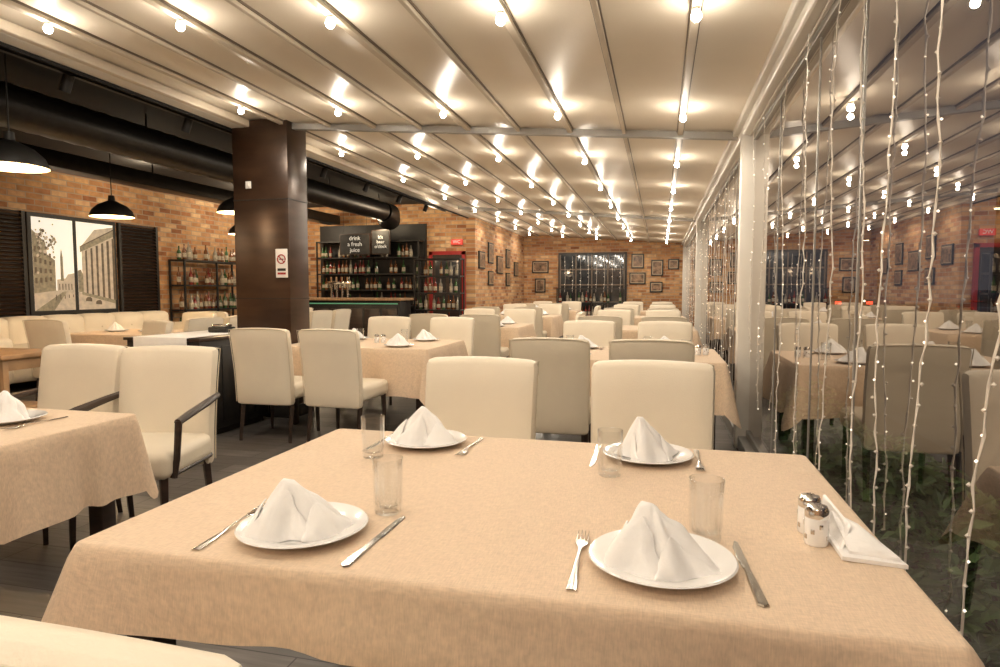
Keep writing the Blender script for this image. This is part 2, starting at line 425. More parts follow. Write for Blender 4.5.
# ------------------------------------------------------------------ exterior
MB().box(.8, 2.3, YF-2, 40, -.14, -.04, 'soil').obj("planting_bed_ground", smooth=False)
MB().box(2.3, 60, YF-30, 70, -.16, -.06, 'asphalt').obj("street_ground", smooth=False)
mb = MB(); rr = random.Random(11)
def leafcloud(cx, cy, cz, rx, ry, rz_, n, mats, sz):
    for _ in range(n):
        a = rr.uniform(0, 6.283); u = rr.uniform(-.4, 1); q = math.sqrt(max(0, 1-u*u)); k = rr.uniform(.72, 1.05)
        p = Vector((max(.79, cx+rx*q*math.cos(a)*k), cy+ry*q*math.sin(a)*k, cz+rz_*u*k))
        e = Euler((rr.uniform(-1, 1), rr.uniform(-1, 1), rr.uniform(0, 6.28))).to_matrix().to_4x4()
        s1 = sz*rr.uniform(.7, 1.3)
        mb.add([(0, -s1, 0), (s1*.45, 0, s1*.12), (0, s1, -s1*.1), (-s1*.45, 0, s1*.12)], [[0, 1, 2, 3]], rr.choice(mats), Matrix.Translation(p) @ e)
yy = .8
while yy < 6.0:
    leafcloud(1.10+rr.uniform(-.05, .08), yy, .12, .30, .32, rr.uniform(.26, .44), 460, ['leaf', 'leaf', 'leaf2'], .042)
    for _ in range(5):
        bx, by = 1.1+rr.uniform(-.1, .1), yy+rr.uniform(-.1, .1)
        mb.tube([(1.1, yy, -.05), (bx, by, .3)], .008, 'darkwood', 5)
    yy += .38
mb.obj("hedge_plants", smooth=False)
mb = MB()
mb.box(26, 34, -20, 60, -.1, 9, 'facade')
rr = random.Random(5)
for j in range(28):
    for k in range(3):
        if rr.random() < .35: mb.box(25.95, 26, -18+j*2.7, -16.8+j*2.7, 1+k*2.8, 2.4+k*2.8, 'facwin')
mb.obj("street_building", smooth=False)
def street_lamp(x, y):
    m_ = MB(); m_.tube([(0, 0, -.05), (0, 0, 4.2)], [.06, .035], 'black', 8); m_.tube([(0, 0, 4.2), (-.3, 0, 4.4), (-.7, 0, 4.4)], .025, 'black', 6)
    m_.rbox((-.75, 0, 4.36), (.18, .08, .04), 'black', .02); m_.rbox((-.75, 0, 4.31), (.15, .06, .02), 'street_w', .01)
    m_.obj("street_lamp", (x, y, 0))
for y in (6, 16, 28, 44): street_lamp(13, y)
def car(x, y, rz):
    m_ = MB()
    m_.rbox((0, 0, .55), (.88, 2.1, .28), 'carpaint', .12, mid=2)
    m_.rbox((0, -.15, .98), (.78, 1.15, .28), 'dimwin', .12, mid=2, fn=lambda q: Vector((q.x*(1-.25*max(0, q.z)/.28), q.y*(1-.3*max(0, q.z)/.28), q.z)))
    m_.rbox((0, -.15, 1.24), (.58, .78, .03), 'carpaint', .02)
    for sx in (-1, 1):
        for sy in (-1.3, 1.3):
            T = Matrix.Translation((sx*.8, sy, .27)) @ Euler((0, rad(90), 0)).to_matrix().to_4x4()
            m_.lathe([(0, -.1), (.2, -.1), (.32, -.08), (.32, .08), (.2, .1), (0, .1)], 'black', seg=18, T=T)
        m_.rbox((sx*.68, -2.08, .66), (.14, .03, .07), 'tail', .02); m_.rbox((sx*.66, 2.08, .6), (.15, .03, .07), 'street_w', .02)
    m_.obj("parked_car", (x, y, -.01), rz)
car(9, 11, 0); car(9.2, 18, .03); car(12, 27, 0); car(9, 36, 0)

# ------------------------------------------------------------------ tables
def cloth_table(name, lx, ly, drape, loc, seed=0, h=.75, flare=.10, cfl=.2):
    R = random.Random(seed); mb = MB()
    cr = .02; n_side = 40
    hx, hy = lx/2, ly/2
    seq = []
    def side(p0, p1, nrm, d0, nn):
        for i in range(nn): 
            t = (i+.5)/nn; seq.append((Vector(p0).lerp(Vector(p1), t), Vector(nrm), d0, t))
    def corner(cx, cy, a0, dA, dB):
        for i in range(7):
            t = i/6; a = a0+t*math.pi/2
            nrm = Vector((math.cos(a), math.sin(a))); 
            dd = dA*(1-t)+dB*t+.22*min(dA, dB)*math.sin(t*math.pi)
            seq.append((Vector((cx, cy))+nrm*cr, nrm, dd, -t))
    D = drape
    side((-hx+cr, -hy), (hx-cr, -hy), (0, -1), D['f'], n_side)
    corner(hx-cr, -hy+cr, -math.pi/2, D['f'], D['r'])
    side((hx, -hy+cr), (hx, hy-cr), (1, 0), D['r'], n_side)
    corner(hx-cr, hy-cr, 0, D['r'], D['b'])
    side((hx-cr, hy), (-hx+cr, hy), (0, 1), D['b'], n_side)
    corner(-hx+cr, hy-cr, math.pi/2, D['b'], D['l'])
    side((-hx, hy-cr), (-hx, -hy+cr), (-1, 0), D['l'], n_side)
    corner(-hx+cr, -hy+cr, math.pi, D['l'], D['f'])
    n = len(seq); K = 9
    p1, p2, p3 = [R.uniform(0, 6.28) for _ in range(3)]
    vs = []; fs = []
    for ring in range(3+K):
        for i, (p, nr, dd, t) in enumerate(seq):
            s_ = i/n*6.283
            if ring == 0: q = p-nr*.014; z = h
            elif ring == 1: q = p-nr*.005; z = h-.001
            elif ring == 2: q = p.copy(); z = h-.006
            else:
                k = (ring-2)/K
                cornerw = 1.0 if t < 0 else max(0, 1-min(t, 1-t)*6)**2
                wave = (math.sin(s_*9+p1)*.5+math.sin(s_*17+p2)*.35+math.sin(s_*31+p3)*.2)
                off = k*dd*(flare+.10*wave+cfl*cornerw)+.004
                q = p+nr*off
                if t > 0: 
                    tang = Vector((-nr.y, nr.x)); q += tang*(k*dd*.10*math.sin(s_*13+p3))
                z = h-.006-k*dd*(1-.05*abs(wave))
            vs.append((q.x, q.y, z))
    for r_ in range(2+K):
        for i in range(n):
            j = (i+1) % n
            fs.append([r_*n+i, (r_+1)*n+i, (r_+1)*n+j, r_*n+j])
    fs.append(list(range(n)))
    mb.add(vs, fs, 'cloth')
    mb.box(-hx+.01, hx-.01, -hy+.01, hy-.01, h-.045, h-.008, 'darkwood', .003)
    mb.box(-hx+.09, hx-.09, -hy+.09, hy-.09, h-.11, h-.045, 'darkwood')
    for sx in (-1, 1):
        for sy in (-1, 1): mb.rbox((sx*(hx-.1), sy*(hy-.1), (h-.05)/2), (.035, .035, (h-.05)/2), 'darkwood', .005)
    return place(mb.mesh(name, ang=50), name, loc)

def tbl(x0, x1, y0, y1, d, seed, **k):
    return cloth_table("dining_table", x1-x0, y1-y0, d, ((x0+x1)/2, (y0+y1)/2, 0), seed, **k)
tbl(-1.17, .455, 1.03, 2.17, dict(l=.2, r=.2, f=.15, b=.26), 1, cfl=.3)
tbl(-3.75, -2.13, 1.08, 2.22, dict(l=.3, r=.32, f=.3, b=.3), 2, flare=.06, cfl=.06)
T2y, T3y, T4y, T5y = 4.78, 8.45, 12.1, 15.6
for k, y0 in enumerate((T2y, T3y, T4y, T5y)): tbl(-1.1, .47, y0, y0+1.12, dict(l=.3, r=.4 if k == 0 else .3, f=.36, b=.3), 3+k, flare=.08, cfl=.15)
TM = [(-3.45, -1.97, 5.25), (-3.3, -1.9, 8.6), (-3.5, -2.0, 12.2), (-3.5, -2.0, 15.7)]
for k, (a, b, y0) in enumerate(TM): tbl(a, b, y0, y0+1.1, dict(l=.3, r=.42, f=.42, b=.3), 10+k)
LT = [(-6.95, -5.75, 6.1), (-6.95, -5.75, 8.7)]
for k, (a, b, y0) in enumerate(LT): tbl(a, b, y0, y0+1.0, dict(l=.2, r=.2, f=.22, b=.2), 20+k)

# ------------------------------------------------------------------ chairs
def chair_mesh(kind='cream', arms=False):
    mb = MB(); L = 'leather' if kind == 'cream' else 'leather_back'
    HW = .26
    mb.rbox((0, .03, .425), (HW, .235, .065), L, .028, mid=3, puff=.012)
    def lean(q):
        k = (q.z+.33)/.66
        q = q.copy(); q.y -= .075*k*k; q.y += .02*(1-(q.x/HW)**2)*-1*.5
        q.z -= .012*(q.x/HW)**2*(1 if q.z > 0 else 0)
        q.x *= .98+.04*k
        return q
    mb.rbox((0, -.215, .635), (HW, .042, .325), L, .03, mid=5, fn=lean)
    ring = []
    for t in range(0, 41):
        a = t/40
        if a < .35: x, z = -HW+.003, -.3+.6*(a/.35)
        elif a < .65: x, z = (-HW+.003)*(1-2*(a-.35)/.3), .318
        else: x, z = HW-.003, .3-.6*((a-.65)/.35)
        q = lean(Vector((x, -.038, z))); ring.append((q.x, q.y-.215, q.z+.635))
    mb.tube(ring, .0035, 'leather_back', 5)
    for sx in (-1, 1):
        mb.tube([(sx*.225, .225, .38), (sx*.23, .235, 0)], [.024, .015], 'darkwood', 4)
        mb.tube([(sx*.225, -.19, .38), (sx*.23, -.245, 0)], [.024, .016], 'darkwood', 4)
        if arms:
            mb.tube([(sx*.275, -.25, .69), (sx*.29, -.1, .675), (sx*.295, .1, .65), (sx*.29, .2, .63)], [.016, .02, .02, .018], 'darkwood', 8)
            mb.tube([(sx*.29, .19, .635), (sx*.28, .2, .45), (sx*.262, .2, .36)], [.018, .016, .018], 'darkwood', 8)
            mb.tube([(sx*.25, .2, .37), (sx*.25, -.2, .37)], .014, 'darkwood', 6)
    return mb.mesh("dining_chair_"+kind)
CH = chair_mesh('cream'); CHB = chair_mesh('shaded'); CHA = chair_mesh('cream', True)  # CHB is the cream chair with shadow painted into its leather
def chair(x, y, rz=0, me=CH, name="dining_chair"): return place(me, name, (x, y, 0), rz)
PI = math.pi
chair(-.80, 2.56, PI); chair(-.03, 2.60, PI)
chair(-.61, .735, 0)
chair(-3.20, 2.70, PI+.05, CHA, "dining_armchair"); chair(-2.58, 2.72, PI+.22, CHA, "dining_armchair")
chair(-.70, 4.42, 0, CHB); chair(-.05, 4.44, 0, CHB)
chair(-3.20, 4.90, .03); chair(-2.57, 4.92, -.03)
for k, (a, b, y0) in enumerate(TM):
    for x in (a+.35, b-.35):
        chair(x, y0+1.1+.38, PI)
        if k: chair(x, y0-.38, 0, CHB)
    if k in (1, 2): chair(b+.52, y0+.55, PI/2)
for y0 in (T2y, T3y, T4y, T5y):
    for x in (-.7, .05):
        chair(x, y0+1.12+.38, PI)
        if y0 > 6: chair(x, y0-.37, 0, CHB if y0 < 10 else CH)
for (a, b, y0) in LT:
    chair(b+.42, y0+.2, PI/2-.1); chair(b+.42, y0+.82, PI/2); chair(-6.35, y0-.38, 0); chair(-6.35, y0+1.4, PI)

# ------------------------------------------------------------------ tableware
def napkin_mesh(seed):
    R = random.Random(seed); mb = MB()
    ph, ph2, ph3 = [R.uniform(0, 6.28) for _ in range(3)]
    H = .108; apx = Vector((R.uniform(-.022, .022), .008)); lean_ = R.uniform(-.6, .6)
    def pt(a, t, off=0):
        s1 = (1-t)**.80
        lob = 1+.17*math.cos(3*a+ph+1.1*t)*(1-t)**.3+.12*math.cos(5*a+ph2-1.6*t)+.065*math.cos(9*a+ph3+2.5*t)
        x = (.100*s1*lob+off+.012*t)*math.cos(a); y = (.066*s1*lob+off+.003)*math.sin(a)
        p = Vector((x, y))+apx*t
        z = H*t*(1-.10*math.cos(a+lean_))
        nz = noise.noise(Vector((p.x*28+seed*7, p.y*28, z*22)))*.006
        return Vector((p.x+nz, p.y+nz*.8, max(.0015+max(0, (p.length-.085))*.16, z+nz*(t > .05))))
    K = 18; m = 84; vs = []; fs = []
    for k in range(K):
        for i in range(m): vs.append(pt(i/m*6.2832, (k/K)**1.0))
    top = len(vs); vs.append((apx.x, apx.y, H*.995))
    for k in range(K-1):
        for i in range(m):
            j = (i+1) % m; fs.append([k*m+i, k*m+j, (k+1)*m+j, (k+1)*m+i])
    for i in range(m): fs.append([(K-1)*m+i, (K-1)*m+(i+1) % m, top])
    fs.append(list(range(m))[::-1])
    mb.add(vs, fs, 'white_nap')
    for (a0, a1, hh, off) in ((-2.6, -1.1, .86, .004), (-1.35, -.1, .66, .007), (2.6, 3.9, .6, .005)):
        vs = []; fs = []; W = 18; Hh = 10
        for lay in (0, 1):
            for b in range(Hh+1):
                for a in range(W+1):
                    t = a/W; env = hh*math.sin(math.pi*t*.96+.06)**.8; tt = env*b/Hh
                    vs.append(pt(a0+(a1-a0)*t, tt, off+.0025*lay+.006*math.sin(math.pi*b/Hh)))
        NV = (W+1)*(Hh+1)
        for lay in (0, 1):
            for b in range(Hh):
                for a in range(W):
                    q = lay*NV+b*(W+1)+a; f = [q, q+1, q+W+2, q+W+1]
                    fs.append(f if lay else f[::-1])
        for a in range(W):
            q = Hh*(W+1)+a; fs.append([q, q+1, NV+q+1, NV+q])
        for b in range(Hh):
            for a in (0, W):
                q = b*(W+1)+a; fs.append([q, q+W+1, NV+q+W+1, NV+q])
        mb.add(vs, fs, 'white_nap')
    return mb.mesh("folded_napkin_%d" % seed, ang=65)
NAP = [napkin_mesh(i) for i in (1, 2, 3)]
mb = MB()
mb.lathe([(0, .004), (.07, .004), (.078, 0), (.084, .002), (.10, .009), (.132, .017), (.137, .020), (.134, .0225), (.10, .0155), (.086, .009), (.075, .0075), (0, .0075)], 'china', seg=64)
PLATE = mb.mesh("plate")
mb = MB()
mb.lathe([(0, .0), (.029, 0), (.032, .004), (.0325, .02), (.0345, .08), (.036, .128), (.0352, .1295), (.0342, .128), (.0325, .08), (.0305, .022), (.026, .016), (0, .014)], 'tumbler', seg=84, ribs=14, ramp=.03, rz=(.003, .09))
TUMB = mb.mesh("tumbler", ang=80)
def knife_mesh():
    mb = MB()
    P0 = [(-.010, -.135), (-.0085, -.06), (-.006, .0), (-.008, .02), (-.010, .06), (-.0085, .11), (-.001, .14), (.006, .135), (.0075, .1), (.0075, .02), (.0055, .0), (.0085, -.06), (.010, -.135), (.0, -.141)]
    n = len(P0); vs = [(x, y, .002) for x, y in P0]+[(x*.8, y*.995, .0055 if y < .01 else .0035) for x, y in P0]
    mb.add(vs, [list(range(n, 2*n))[::-1], list(range(n))]+[[i, (i+1) % n, n+(i+1) % n, n+i] for i in range(n)], 'steel')
    return mb.mesh("knife", ang=30)
def fork_mesh():
    mb = MB()
    def zz(y): return .004+.010*max(0, 1-abs(y-.02)/.09)**1.5*.8+(.006*((y-.09)/.04)**2 if y > .09 else 0)
    W = [(-.130, .009), (-.10, .0085), (-.05, .005), (.0, .0035), (.04, .0035), (.06, .008), (.075, .0125), (.09, .013)]
    vs = []; fs = []
    for y, w in W:
        for x in (-w, -w*.5, 0, w*.5, w): vs.append((x, y, zz(y)+.0015*(1-(x/w)**2)))
    k = len(vs)
    for y, w in W:
        for x in (-w, -w*.5, 0, w*.5, w): vs.append((x, y, zz(y)-.0015))
    for i in range(len(W)-1):
        for j in range(4):
            q = i*5+j; fs.append([q, q+1, q+6, q+5]); fs.append([k+q, k+q+5, k+q+6, k+q+1])
        a = i*5; fs.append([a, a+5, k+a+5, k+a]); a += 4; fs.append([a, k+a, k+a+5, a+5])
    fs.append([0, k, k+4, 4]); 
    mb.add(vs, fs, 'steel')
    for x in (-.0112, -.0038, .0038, .0112):
        mb.tube([(x, .088, zz(.088)), (x, .105, zz(.105)), (x*.95, .135, zz(.135)-.002)], [.0022, .0018, .0009], 'steel', 6)
    return mb.mesh("fork", ang=50)
KN = knife_mesh(); FK = fork_mesh()
TZ = .7505
def setting(x, y, s=0, flip=False, cut=True, glass=None, rz=0):
    place(PLATE, "dinner_plate", (x, y, TZ), 0)
    place(NAP[s % 3], "folded_napkin", (x, y, TZ+.0078), rz)
    if cut:
        f = 1 if not flip else -1
        place(FK, "dinner_fork", (x-.155*f, y+.0, TZ-.001), 0 if not flip else PI)
        place(KN, "dinner_knife", (x+.165*f, y+.02, TZ-.001), 0 if not flip else PI)
    if glass: place(TUMB, "drinking_glass", (glass[0], glass[1], TZ))
place(PLATE, "dinner_plate", (-.735, 1.20, TZ)); place(NAP[0], "folded_napkin", (-.745, 1.20, TZ+.0078), .35, sc_=(1.0, 1.15, .97))
place(PLATE, "dinner_plate", (.01, 1.215, TZ)); place(NAP[1], "folded_napkin", (.005, 1.21, TZ+.0078), -.3, sc_=(.92, 1.25, 1.0))
place(PLATE, "dinner_plate", (-.76, 2.01, TZ)); place(NAP[2], "folded_napkin", (-.76, 2.0, TZ+.0078), .1, sc_=(.95, 1.1, 1.05))
place(PLATE, "dinner_plate", (-.03, 2.0, TZ)); place(NAP[1], "folded_napkin", (-.03, 1.99, TZ+.0078), .6, sc_=(.8, 1.1, 1.15))
place(FK, "dinner_fork", (-.90, 1.19, TZ-.001), .06); place(KN, "dinner_knife", (-.565, 1.20, TZ-.001), -.02)
place(FK, "dinner_fork", (-.145, 1.20, TZ-.001), .03); place(KN, "dinner_knife", (.165, 1.23, TZ-.001), .06)
place(KN, "dinner_knife", (-.92, 2.0, TZ-.001), PI); place(FK, "dinner_fork", (-.60, 2.0, TZ-.001), PI)
place(KN, "dinner_knife", (-.19, 2.0, TZ-.001), PI); place(FK, "dinner_fork", (.12, 2.0, TZ-.001), PI)
for p in ((-.61, 1.36), (-.86, 1.81), (-.13, 1.79), (.10, 1.37)): place(TUMB, "drinking_glass", (*p, TZ))
setting(-2.5, 1.95, 2, True, True, (-2.6, 1.7)); setting(-3.3, 1.95, 1, True); setting(-2.5, 1.3, 0)
for k, y0 in enumerate((T2y, T3y, T4y, T5y)):
    setting(-.65, y0+.92, 1, True, k < 1, (-.75, y0+.72) if k < 2 else None); setting(.05, y0+.92, 2, True, k < 1, (-.1, y0+.74) if k < 2 else None)
    if k < 2: setting(-.65, y0+.2, 0, False, False); setting(.05, y0+.2, 1, False, False, (.2, y0+.4))
for k, (a, b, y0) in enumerate(TM):
    setting(a+.35, y0+.9, k, True, False, (a+.5, y0+.7) if k < 2 else None); setting(b-.35, y0+.9, k+1, True, False, (b-.5, y0+.7) if k < 2 else None)
    if k < 2: setting(a+.35, y0+.2, k, False, False); setting(b-.35, y0+.2, k+2, False, False)
for (a, b, y0) in LT: setting(-6.6, y0+.5, 1, False, False); setting(-6.1, y0+.5, 0, False, False)

# shakers
def shaker(name, x, y):
    mb = MB()
    mb.lathe([(0, 0), (.021, 0), (.023, .004), (.023, .055), (.0215, .058)], 'china', seg=28)
    mb.lathe([(.0225, .057), (.0232, .060), (.0232, .072), (.019, .080), (.008, .084), (0, .0845)], 'chrome', seg=28)
    for i in range(9):
        a = i*.7; mb.rbox((.0225*math.cos(a), .0225*math.sin(a), .03+.014*math.sin(i*2.1)), (.0012, .004, .005), 'steel', .001, rot=(0, 0, a))
    for i in range(5): mb.rbox((.006*math.cos(i*1.256), .006*math.sin(i*1.256), .0838), (.001, .001, .0012), 'black')
    mb.obj(name, (x, y, TZ))
shaker("salt_shaker", .318, 1.40); shaker("pepper_shaker", .318, 1.465)
for (x, y0) in ((.3, T2y+.55), (-2.7, 5.8), (.3, T3y+.5)):
    shaker("salt_shaker", x, y0); shaker("pepper_shaker", x+.06, y0+.02)
def cloth_slab(mb, P4, th, mat, up=Vector((0, 0, 1)), fold=.0, n=8):
    a, b, c, d = [Vector(p) for p in P4]; vs = []; fs = []
    for lay in (0, 1):
        for i in range(n+1):
            for j in range(n+1):
                u, v = i/n, j/n
                p = a*(1-u)*(1-v)+b*u*(1-v)+c*u*v+d*(1-u)*v
                p = p+up*(fold*math.sin(math.pi*u)*math.sin(math.pi*v)+th*lay)
                vs.append(p)
    NV = (n+1)**2
    for i in range(n):
        for j in range(n):
            q = i*(n+1)+j; f = [q, q+n+1, q+n+2, q+1]
            fs.append([NV+k for k in f]); fs.append(f[::-1])
    bd = [i*(n+1) for i in range(n+1)]+[n*(n+1)+j for j in range(1, n+1)]+[i*(n+1)+n for i in range(n-1, -1, -1)]+[j for j in range(n-1, 0, -1)]
    for a1, b1 in zip(bd, bd[1:]+bd[:1]): fs.append([a1, b1, NV+b1, NV+a1])
    mb.add(vs, fs, mat)
mb = MB()
cloth_slab(mb, [(.375, 1.30, .752), (.485, 1.29, .750), (.46, 1.42, .752), (.375, 1.47, .752)], .008, 'white_nap', fold=.012)
cloth_slab(mb, [(.372, 1.46, .752), (.376, 1.33, .752), (.40, 1.36, .80), (.378, 1.475, .825)], .006, 'white_nap', up=Vector((.8, -.2, .3)), fold=.012)
cloth_slab(mb, [(.39, 1.31, .762), (.475, 1.30, .760), (.425, 1.39, .79), (.385, 1.43, .80)], .006, 'white_nap', fold=.012)
mb.obj("spare_folded_napkins", (-.028, .02, 0), ang=60)

# ------------------------------------------------------------------ service cabinet with white runner
mb = MB()
mb.box(-4.45, -3.72, 4.55, 5.5, .06, .84, 'black', .006)
for i in range(4): mb.box(-3.722, -3.712, 4.6+i*.225, 4.81+i*.225, .12, .78, 'black', .004)
for i in range(2): mb.box(-4.42+i*.35, -4.1+i*.35, 4.538, 4.552, .12, .78, 'black', .004)
mb.box(-4.47, -3.70, 4.53, 5.52, .84, .865, 'darkwood', .004)
mb.box(-4.35, -3.82, 4.52, 5.53, .866, .872, 'white_nap', .002)
mb.box(-4.35, -3.82, 4.514, 4.522, .74, .872, 'white_nap', .002)
mb.box(-4.41, -3.76, 4.59, 5.46, 0, .06, 'black')
mb.obj("service_cabinet")
mb = MB(); mb.box(-.1, .1, -.07, .07, 0, .05, 'black', .01); mb.box(-.08, .08, -.05, .05, .05, .075, 'steel', .01)
mb.obj("cutlery_tray", (-4.0, 5.2, .873))

# ------------------------------------------------------------------ lounge : ducts, pendants, sofa
mb = MB(); pts = [(-5.5, YF+.1+i*.12, 2.86) for i in range(126)]
mb.tube(pts, [.19 if i % 2 else .182 for i in range(126)], 'duct', 20)
mb.tube([(-5.5, 12.2, 2.86), (-5.5, 12.5, 2.84), (-5.6, 12.7, 2.75)], [.19, .22, .24], 'duct', 20)
for y in range(-2, 13, 2): mb.tube([(-5.5, y, 3.03), (-5.5, y, 3.195)], .01, 'black', 6)
mb.obj("ventilation_duct", ang=60)
mb = MB()
mb.box(-7.4, -7.1, YF+.1, 13.4, 2.75, 2.95, 'duct', .01)
for y in (0, 4, 8, 12): mb.tube([(-7.25, y, 2.95), (-7.25, y, 3.195)], .01, 'black', 6)
mb.obj("cable_duct")
mb = MB(); mb.box(-4.47, -4.43, YF+.1, 13, 2.92, 2.96, 'black')
for i in range(9):
    y = 1.5+i*1.3; mb.tube([(-4.45, y, 2.92), (-4.50, y, 2.80)], .04, 'black', 10)
for y in (0, 4, 8, 12): mb.tube([(-4.45, y, 2.96), (-4.45, y, 3.195)], .01, 'black', 6)
mb.obj("track_light_rail")
def pendant(x, y, zb, s=1.0):
    m_ = MB()
    m_.lathe([(.25*s, 0), (.245*s, .02), (.22*s, .08), (.16*s, .14), (.08*s, .18), (.04*s, .2), (.035*s, .26), (0, .27)], 'black', seg=32)
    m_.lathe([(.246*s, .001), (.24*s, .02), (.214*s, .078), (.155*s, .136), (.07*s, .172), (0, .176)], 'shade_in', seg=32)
    m_.lathe([(0, .04), (.03, .055), (.035, .08), (.02, .12), (0, .13)], 'bulb', seg=14)
    m_.tube([(0, 0, .26), (0, 0, 3.195-zb)], .006, 'black', 6)
    o = m_.obj("dome_pendant_lamp", (x, y, zb))
    light('POINT', (0, 0, .0), 30, (1, .72, .44), .05, o)
for p in ((-4.76, 3.85, 2.19), (-6.6, 6.6, 2.17), (-5.1, 7.0, 2.22), (-6.6, 9.2, 2.17), (-6.6, 3.6, 2.17), (-6.5, 0.5, 2.17)): pendant(*p)
# sofa
mb = MB()
def sofa_part(c, h): mb.rbox(c, h, 'leather', .06, mid=3, puff=.02)
sofa_part((-7.95, 8.3, .30), (.42, 1.7, .16))
for i in range(3): sofa_part((-7.85, 7.18+i*1.1, .47), (.36, .53, .08))
for i in range(6): sofa_part((-8.32, 6.88+i*.56, .62), (.13, .29, .28))
sofa_part((-7.95, 6.5, .42), (.48, .14, .28)); sofa_part((-7.95, 10.1, .42), (.48, .14, .28))
for i in range(6):
    for z in (.55, .72): mb.lathe([(0, -.01), (.012, -.006), (.014, 0), (0, .012)], 'leather_back', seg=8, T=Matrix.Translation((-8.17, 6.88+i*.56, z)) @ Euler((0, rad(90), 0)).to_matrix().to_4x4())
for y in (6.5, 10.1): mb.rbox((-7.95, y, .07), (.4, .1, .07), 'darkwood', .01)
mb.obj("tufted_leather_sofa", (0, -.65, 0))
mb = MB(); mb.rbox((0, 0, .70), (.42, .3, .02), 'woodtop', .006)
mb.rbox((0, 0, .63), (.38, .26, .05), 'woodtop', .004)
for sx in (-1, 1):
    for sy in (-1, 1): mb.rbox((sx*.36, sy*.24, .34), (.025, .025, .34), 'woodtop', .004)
mb.rbox((0, 0, .22), (.37, .25, .012), 'woodtop', .003)
mb.obj("wooden_side_table", (-5.75, 4.45, 0))
chair(-5.15, 5.3, PI-.4, CHA, "dining_armchair"); chair(-6.6, 4.5, -1.4, CHA, "dining_armchair")

# illuminated picture on the left wall (flat backlit print, two panes)
mb = MB(); X0 = -8.595
mb.box(X0, X0+.03, 7.12, 8.62, .9, 2.36, 'black', .005)
def poly(pts, lv, mat): mb.add([(X0+.031+.0008*lv, a, b) for a, b in pts], [list(range(len(pts)))], mat)
A0, A1, B0, B1 = 7.18, 7.83, 7.89, 8.56
for (a, b) in ((A0, A1), (B0, B1)): poly([(a, .97), (b, .97), (b, 2.30), (a, 2.30)], 0, 'skypic')
poly([(A0, .97), (A1, .97), (A1, 1.22), (A0, 1.30)], 1, 'sep1')
poly([(A0, .97), (A0+.3, .97), (A0+.52, 1.25), (A0+.48, 1.26)], 2, 'sepm')
poly([(A0, 1.22), (A0+.34, 1.26), (A0+.34, 1.70), (A0+.22, 1.78), (A0+.2, 1.95), (A0, 2.12)], 2, 'sepm')
for i in range(4):
    for j in range(4):
        u = A0+.02+i*.075; z = 1.36+j*.15-(i*.012*(j-1)); poly([(u, z), (u+.035, z), (u+.035, z+.08-.008*i), (u, z+.08-.008*i)], 3, 'sep2')
poly([(A0+.36, 1.24), (A1, 1.22), (A1, 1.52), (A0+.54, 1.5), (A0+.5, 1.44), (A0+.36, 1.42)], 2, 'sep1')
poly([(A0+.42, 1.4), (A0+.47, 1.4), (A0+.465, 1.75), (A0+.445, 1.88), (A0+.425, 1.75)], 3, 'sepm')
for i in range(5): poly([(A0+.39+i*.05, 1.27), (A0+.405+i*.05, 1.27), (A0+.405+i*.05, 1.36), (A0+.39+i*.05, 1.36)], 3, 'sep2')
r2 = random.Random(4)
for i in range(70):
    ca, cz_ = A0+.06+r2.random()**1.5*.3, 1.95+r2.gauss(0, .13); s_ = r2.uniform(.012, .03); a0 = r2.random()*6
    if cz_ > 2.27 or cz_ < 1.5: continue
    poly([(max(A0, ca+s_*math.cos(a0+k*1.257)), min(2.3, cz_+s_*math.sin(a0+k*1.257))) for k in range(5)], 4+i*.02, r2.choice(['sepm', 'sep2', 'sep1']))
for i in range(5): poly([(A0+.33+i*.07, 1.12+.01*i), (A0+.345+i*.07, 1.12+.01*i), (A0+.345+i*.07, 1.2), (A0+.33+i*.07, 1.2)], 4, 'sep2')
poly([(B0, .97), (B1, .97), (B1, 1.12), (B0, 1.24)], 1, 'sep1')
poly([(B0+.08, 1.22), (B1, 1.10), (B1, 2.16), (B0+.08, 1.86)], 2, 'sep1')
poly([(B0+.05, 1.84), (B1, 2.12), (B1, 2.22), (B0+.05, 1.92)], 3, 'sepm')
poly([(B0+.07, 1.93), (B1, 2.23), (B1, 2.27), (B0+.32, 2.20)], 3, 'sep1')
poly([(B0+.05, 1.915), (B1, 2.215), (B1, 2.235), (B0+.05, 1.93)], 4, 'sep2')
for i in range(6):
    u = B0+.11+i*.092+i*i*.001; w_ = .030+.003*i; zt = 1.84+(u-B0-.05)*.45; zb = 1.235-(u-B0-.05)*.22
    poly([(u+w_, zb), (u+w_*2.1, zb-.01), (u+w_*2.1, zt+.01), (u+w_, zt)], 4, 'sep2')
poly([(B0+.06, 1.24), (B1, 1.11), (B1, 1.05), (B0+.06, 1.20)], 4, 'sepm')
poly([(B0, 1.24), (B0+.09, 1.23), (B0+.09, 1.5), (B0+.05, 1.58), (B0, 1.56)], 3, 'sepm')
for (u, z) in ((B0+.12, 1.10), (B0+.3, 1.05)): poly([(u, z), (u+.11, z-.01), (u+.11, z+.035), (u+.085, z+.06), (u+.03, z+.06), (u, z+.035)], 5, 'sep2')
mb.obj("illuminated_street_picture", smooth=False)
def shutter(y0, y1):
    m_ = MB(); m_.box(X0, X0+.05, y0, y0+.05, .9, 2.36, 'black'); m_.box(X0, X0+.05, y1-.05, y1, .9, 2.36, 'black')
    m_.box(X0, X0+.01, y0, y1, .9, 2.36, 'black')
    z = .95
    while z < 2.33:
        m_.rbox((X0+.03, (y0+y1)/2, z), (.024, (y1-y0)/2-.05, .005), 'bronze', 0, rot=(0, rad(35), 0)); z += .055
    m_.obj("slatted_shutter", smooth=False)
shutter(5.2, 7.08); shutter(8.66, 9.5)
MB().box(-8.6, -8.57, 5.0, 9.6, 0, .88, 'bronze').obj("trim_wainscot_panel", smooth=False)

